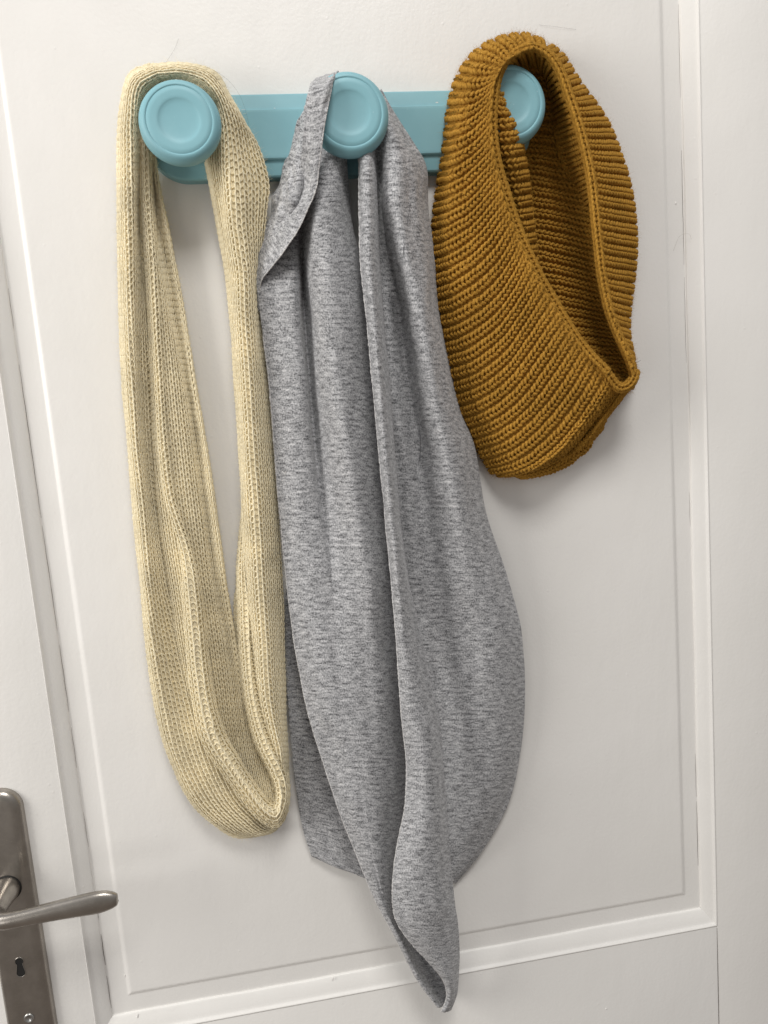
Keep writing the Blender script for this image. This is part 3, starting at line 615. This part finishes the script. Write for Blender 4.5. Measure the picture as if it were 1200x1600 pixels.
def on(sh, px, py):
    """photo pixel -> (px, py, mm off the door) on a sheet"""
    P = sh.G.reshape(-1, 3)*1000; c = P[:, :1]*r_-P[:, 2:]*d_+(DIST+P[:, 1:2])*n_
    q = np.stack([600+F*c[:, 0]/c[:, 2], 800+F*c[:, 1]/c[:, 2]], -1); k = np.argmin(((q-[px, py])**2).sum(1)); return (px, py, -P[k, 1]+.35)
seam([on(GR, *p) for p in ((641, 318), (636, 350), (631, 388), (631, 425), (636, 465), (640, 500))], grey)
seam([on(GR, *p) for p in ((655, 588), (656, 620), (655, 655), (657, 690), (656, 720))], grey)
fibres([GF, GC, GR, GL, G1], 5000, HEM, grey, .5, 1.3, .02)

# ---------------------------------------------------------------- mustard snood
must = empty('knitted_snood', None, 'chunky mustard yellow ribbed knit snood hanging on the rightmost knob', 'scarf')
def prof(poly, e0, m, e1):
    """give a polyline offsets: e0 at the silhouette, m about the middle, e1 at the rim"""
    q = np.array(poly, float); d = np.r_[0, np.cumsum(np.linalg.norm(np.diff(q, axis=0), axis=1))]; tt = np.linspace(0, 1, 7)
    ti = np.interp(tt*d[-1], d, np.arange(len(q))); xy = np.stack([cr1(q[:, k], ti) for k in range(2)], -1)
    z = e0+(m-e0)*np.sin(np.clip(tt/.36, 0, 1)*math.pi/2)**.8; z = z+(e1-m)*np.clip((tt-.36)/.64, 0, 1)
    r = [(a, b, c) for (a, b), c in zip(xy, z)]; dx = (q[1]-q[0])/np.linalg.norm(q[1]-q[0])
    return [(r[0][0]+dx[0]*3.5, r[0][1]+dx[1]*3.5, max(e0-9, 2))]+r
M1rows = [
 prof([(850,66),(852,68),(854,72),(856,76)], 36, 42, 50), prof([(820,56),(825,62),(828,68),(832,74)], 34, 44, 56), prof([(788,58),(798,66),(806,74),(812,82)], 32, 54, 60), prof([(758,70),(772,76),(784,84),(794,92)], 28, 54, 62), prof([(732,92),(750,96),(768,100),(784,104)], 24, 54, 63),
 prof([(712,125),(735,128),(758,126),(777,118)], 20, 54, 64), prof([(701,163),(727,160),(752,150),(772,134)], 17, 54, 64), prof([(695,205),(720,200),(748,182),(769,162)], 14, 54, 64), prof([(690,250),(716,242),(745,222),(768,196)], 12, 51, 64),
 prof([(684,298),(712,288),(745,262),(770,234)], 12, 44, 63), prof([(678,345),(708,334),(744,308),(776,268)], 11, 43, 62), prof([(674,392),(706,380),(745,352),(785,302)], 11, 42, 62), prof([(674,438),(712,424),(756,390),(796,336)], 11, 42, 61),
 prof([(679,482),(716,468),(766,432),(797,390),(808,366)], 11, 41, 60), prof([(687,524),(725,512),(772,478),(803,436),(822,398)], 11, 40, 60), prof([(696,565),(735,552),(780,518),(813,474),(838,430)], 11, 40, 60),
 prof([(706,605),(745,592),(790,558),(826,508),(856,462)], 11, 39, 59), prof([(719,642),(757,628),(800,594),(838,544),(874,492)], 11, 38, 58), prof([(734,674),(772,660),(814,628),(853,578),(892,520)], 11, 37, 57),
 prof([(748,703),(787,690),(828,658),(868,612),(911,545)], 11, 36, 56), prof([(762,727),(802,714),(842,684),(884,637),(930,566)], 11, 35, 54), prof([(772,740),(815,731),(858,702),(902,652),(946,582)], 11, 34, 52),
 prof([(800,742),(840,728),(876,704),(914,660),(958,595)], 9, 36, 50), prof([(838,734),(866,720),(892,704),(922,670),(968,606)], 8, 15, 40), prof([(870,722),(890,711),(907,698),(932,668),(980,608)], 8, 27, 40), prof([(892,708),(906,698),(918,686),(940,662),(990,600)], 4, 8, 26)]
M1 = Sheet(M1rows, K=8, nu=140, nv=700, amp=.7, seed=21, freq=.03)
a = Acc(); ribs(a, M1, 44, 3.35, rib=1.3, dz=.95, jit=.24); a.obj('front_knit', MUST, must)
# right outer face: ribs run level from the rim to the silhouette
rim_r = [(845,78),(862,92),(876,115),(886,142),(896,168),(906,198),(914,230),(922,264),(928,300),(932,340),(936,380),(940,420),(946,455),(955,490),(966,520),(978,548),(988,575)]
sil_r = [(858,70),(880,88),(895,112),(912,138),(934,166),(954,200),(968,236),(980,274),(988,312),(992,352),(993,392),(990,430),(986,466),(983,500),(984,530),(990,558),(993,582)]
M3 = Sheet([[(a_[0], a_[1], 52-i*.5), (a_[0]*.6+b_[0]*.4, a_[1]*.6+b_[1]*.4+1, 45-i*.6), (a_[0]*.25+b_[0]*.75, a_[1]*.25+b_[1]*.75, 32-i*.5), (b_[0], b_[1], 15), (b_[0]-3, b_[1]+1, 6)] for i, (a_, b_) in enumerate(zip(rim_r, sil_r))], nu=60, nv=400, amp=.4, seed=22)
a = Acc(); ribs(a, M3, 29, 3.7, rib=.7, kr=.15, dz=.9, seed=3); a.obj('side_knit', MUST, must)
M7 = Sheet([[(800,738,22),(850,720,22),(898,688,22),(942,640,24)], [(804,744,19),(857,729,18),(906,698,18),(947,650,19)], [(812,748,13),(865,737,12),(913,707,12),(948,658,13)], [(818,747,6),(868,734,6),(911,704,6),(944,659,6)]], nu=80, nv=80, amp=1.0, seed=27)
a = Acc(); ribs(a, M7, 3, 3.4, rib=1.2, dz=.8, seed=11, jit=.2); a.obj('lower_fold', MUST, must)
# inside of the loop, seen through the opening
def rowI(y, xl, xr, dy, ol, om, orr): return [(xl, y-dy*.0, ol), (xl*.7+xr*.3, y+dy*.25, om), (xl*.35+xr*.65, y+dy*.6, om), (xr, y+dy, orr)]
M4 = Sheet([rowI(95, 800, 875, 4, 16, 18, 34), rowI(130, 803, 886, 5, 14, 14, 32), rowI(165, 808, 896, 6, 10, 10, 28), rowI(205, 812, 905, 8, 6, 7, 26), rowI(250, 815, 922, 16, 6, 7, 26), rowI(300, 820, 930, 20, 6, 7, 26), rowI(350, 824, 938, 24, 6, 7, 26), rowI(400, 828, 945, 26, 6, 7, 26), rowI(450, 832, 955, 24, 6, 8, 26), rowI(500, 850, 970, 16, 8, 12, 26), rowI(545, 880, 985, 8, 14, 20, 28), rowI(585, 915, 992, 4, 26, 28, 32), rowI(608, 935, 992, 0, 36, 36, 34)], nu=80, nv=400, amp=1.2, seed=23)
a = Acc(); ribs(a, M4, 31, 4.0, rib=1.4, dz=.8, seed=5); a.obj('inner_back', MUST, must)
M5 = Sheet([[(766,120,30),(775,122,40),(784,126,40),(788,130,28)], [(764,160,40),(775,160,52),(786,164,54),(792,166,40)], [(764,200,42),(782,198,54),(800,196,56),(808,194,44)], [(766,240,36),(786,240,50),(806,238,52),(820,236,38)],
 [(772,290,30),(794,290,42),(814,288,44),(828,286,28)], [(784,340,26),(804,342,36),(820,340,38),(832,338,24)], [(798,390,24),(812,390,32),(826,390,34),(838,388,20)], [(815,435,24),(826,437,28),(835,437,28),(843,436,18)], [(835,470,26),(840,472,27),(844,472,26),(848,470,18)]], nu=60, nv=300, amp=.6, seed=24)
a = Acc(); ribs(a, M5, 19, 3.8, rib=1.4, dz=.8, seed=7); a.obj('inner_fold', MUST, must)
M6 = Sheet([[(776,118,60),(784,118,46),(792,116,32),(800,122,22)], [(788,98,60),(794,102,46),(800,106,32),(806,112,22)], [(808,84,58),(812,90,46),(815,97,32),(818,106,20)], [(832,80,54),(834,87,44),(836,95,32),(838,106,18)], [(856,92,52),(852,99,42),(850,108,28),(848,118,16)],
 [(874,118,50),(866,124,40),(860,130,26),(856,136,14)], [(884,148,50),(875,152,38),(868,157,24),(862,162,12)], [(894,175,50),(884,178,36),(876,182,22),(866,188,10)], [(905,210,48),(892,214,34),(880,218,18),(868,222,8)], [(914,245,46),(902,250,32),(890,254,16),(878,258,8)], [(922,280,46),(912,284,32),(904,288,16),(898,292,8)], [(928,315,46),(923,318,34),(918,322,20),(914,326,8)]], nu=60, nv=200, amp=.5, seed=25, inv=-1.)
a = Acc(); ribs(a, M6, 19, 3.8, rib=1.4, dz=.8, seed=9); a.obj('inner_arch', MUST, must)
# the rim: a rounded chain-knit edge that runs all round the opening
rimL = [(832,72),(812,78),(794,90),(782,106),(775,130),(771,160),(770,196),(773,234),(780,268),(790,302),(801,336),(813,368),(827,400),(843,432),(861,464),(879,494),(897,522),(916,547),(935,568),(950,582)]
def rim(path, offs, wpx, name, ncol=3):
    path = np.array(path, float); n = len(path); t = np.gradient(path, axis=0); t /= np.linalg.norm(t, axis=1)[:, None]; nn = np.stack([-t[:, 1], t[:, 0]], -1)
    rows = []
    for i in range(n):
        o = offs[0]+(offs[1]-offs[0])*i/(n-1); r = []
        for k, (c, h) in enumerate(((-1, -5.5), (-.85, -1), (-.35, 2.6), (.35, 2.6), (.85, -1), (1, -5.5))):
            p_ = path[i]+nn[i]*c*wpx; r.append((p_[0], p_[1], o+h))
        rows.append(r)
    sh = Sheet(rows, nu=40, nv=400, amp=.3, seed=len(name)); a = Acc()
    knit(a, sh, True, 3.2, 3.9, .98, ncol=ncol, amp=.15, ht=1.7, dz=.7, jit=.12); a.obj(name, MUST, must); return sh
RM1 = rim(rimL, (57, 53), 5.2, 'rim')
RM2 = rim([(820,74),(838,74),(854,82),(868,98),(879,120),(888,146),(898,174),(907,204),(915,236),(922,270),(927,305),(931,345),(935,385),(939,420),(945,455),(953,488),(963,516),(975,543),(985,566),(990,586)], (56, 40), 5, 'rim')
RM3 = rim([(938,570),(950,586),(958,598),(968,606),(980,603),(989,592),(992,578)], (54, 38), 6, 'rim')
fibres([M1, M3, M4, M5, M1, M3, RM1, RM2, RM3], 32000, MUST, must, 1.0, 3.2, .032, .001)

# ---------------------------------------------------------------- hairs and lint
def hair(pts, label, r=.05, mat=HAIR, name='hair', cat='hair'):
    P = W(*np.array(pts, float).T); t = np.linspace(0, len(pts)-1, 60); C = np.stack([cr1(P[:, k], t) for k in range(3)], -1)[None]
    V, Fq = tubes(C, r*.001, 5); o = mesh_obj(name, V, Fq, mat, None); o['label'] = label; o['category'] = cat; return o
hair([(279,60,2), (274,74,2.5), (267,86,3), (259,98,4)], 'short dark hair on the door above the cream scarf')
hair([(292,99,30), (325,106,34), (356,125,30), (376,152,20), (387,186,17), (389,210,16)], 'long curved hair over the rack beside the leftmost knob', .045)
hair([(1052,392,1.2), (1060,372,1.5), (1068,366,4), (1077,366,5), (1080,374,5)], 'pale curled hair stuck to the moulding right of the mustard snood', .05, mat_plain('pale_hair', (.35, .30, .25)))
hair([(843,39,2), (870,42,2.4), (900,46,2)], 'thin hair on the door above the mustard snood', .045)
hair([(1,1,1),(2,1,1),(3,1,1),(4,1,1)] if False else [(991,568,30), (996,566,29), (1001,563,29)], 'tiny dark lint sticking out of the right edge of the mustard snood', .12, HAIR, 'lint', 'lint')
hair([(441,736,30), (443,739,30.5), (446,739,30.5), (447,736,30)], 'tiny white thread curl on the left side of the grey scarf', .22, mat_plain('white_thread', (.8, .78, .76)), 'thread', 'thread')
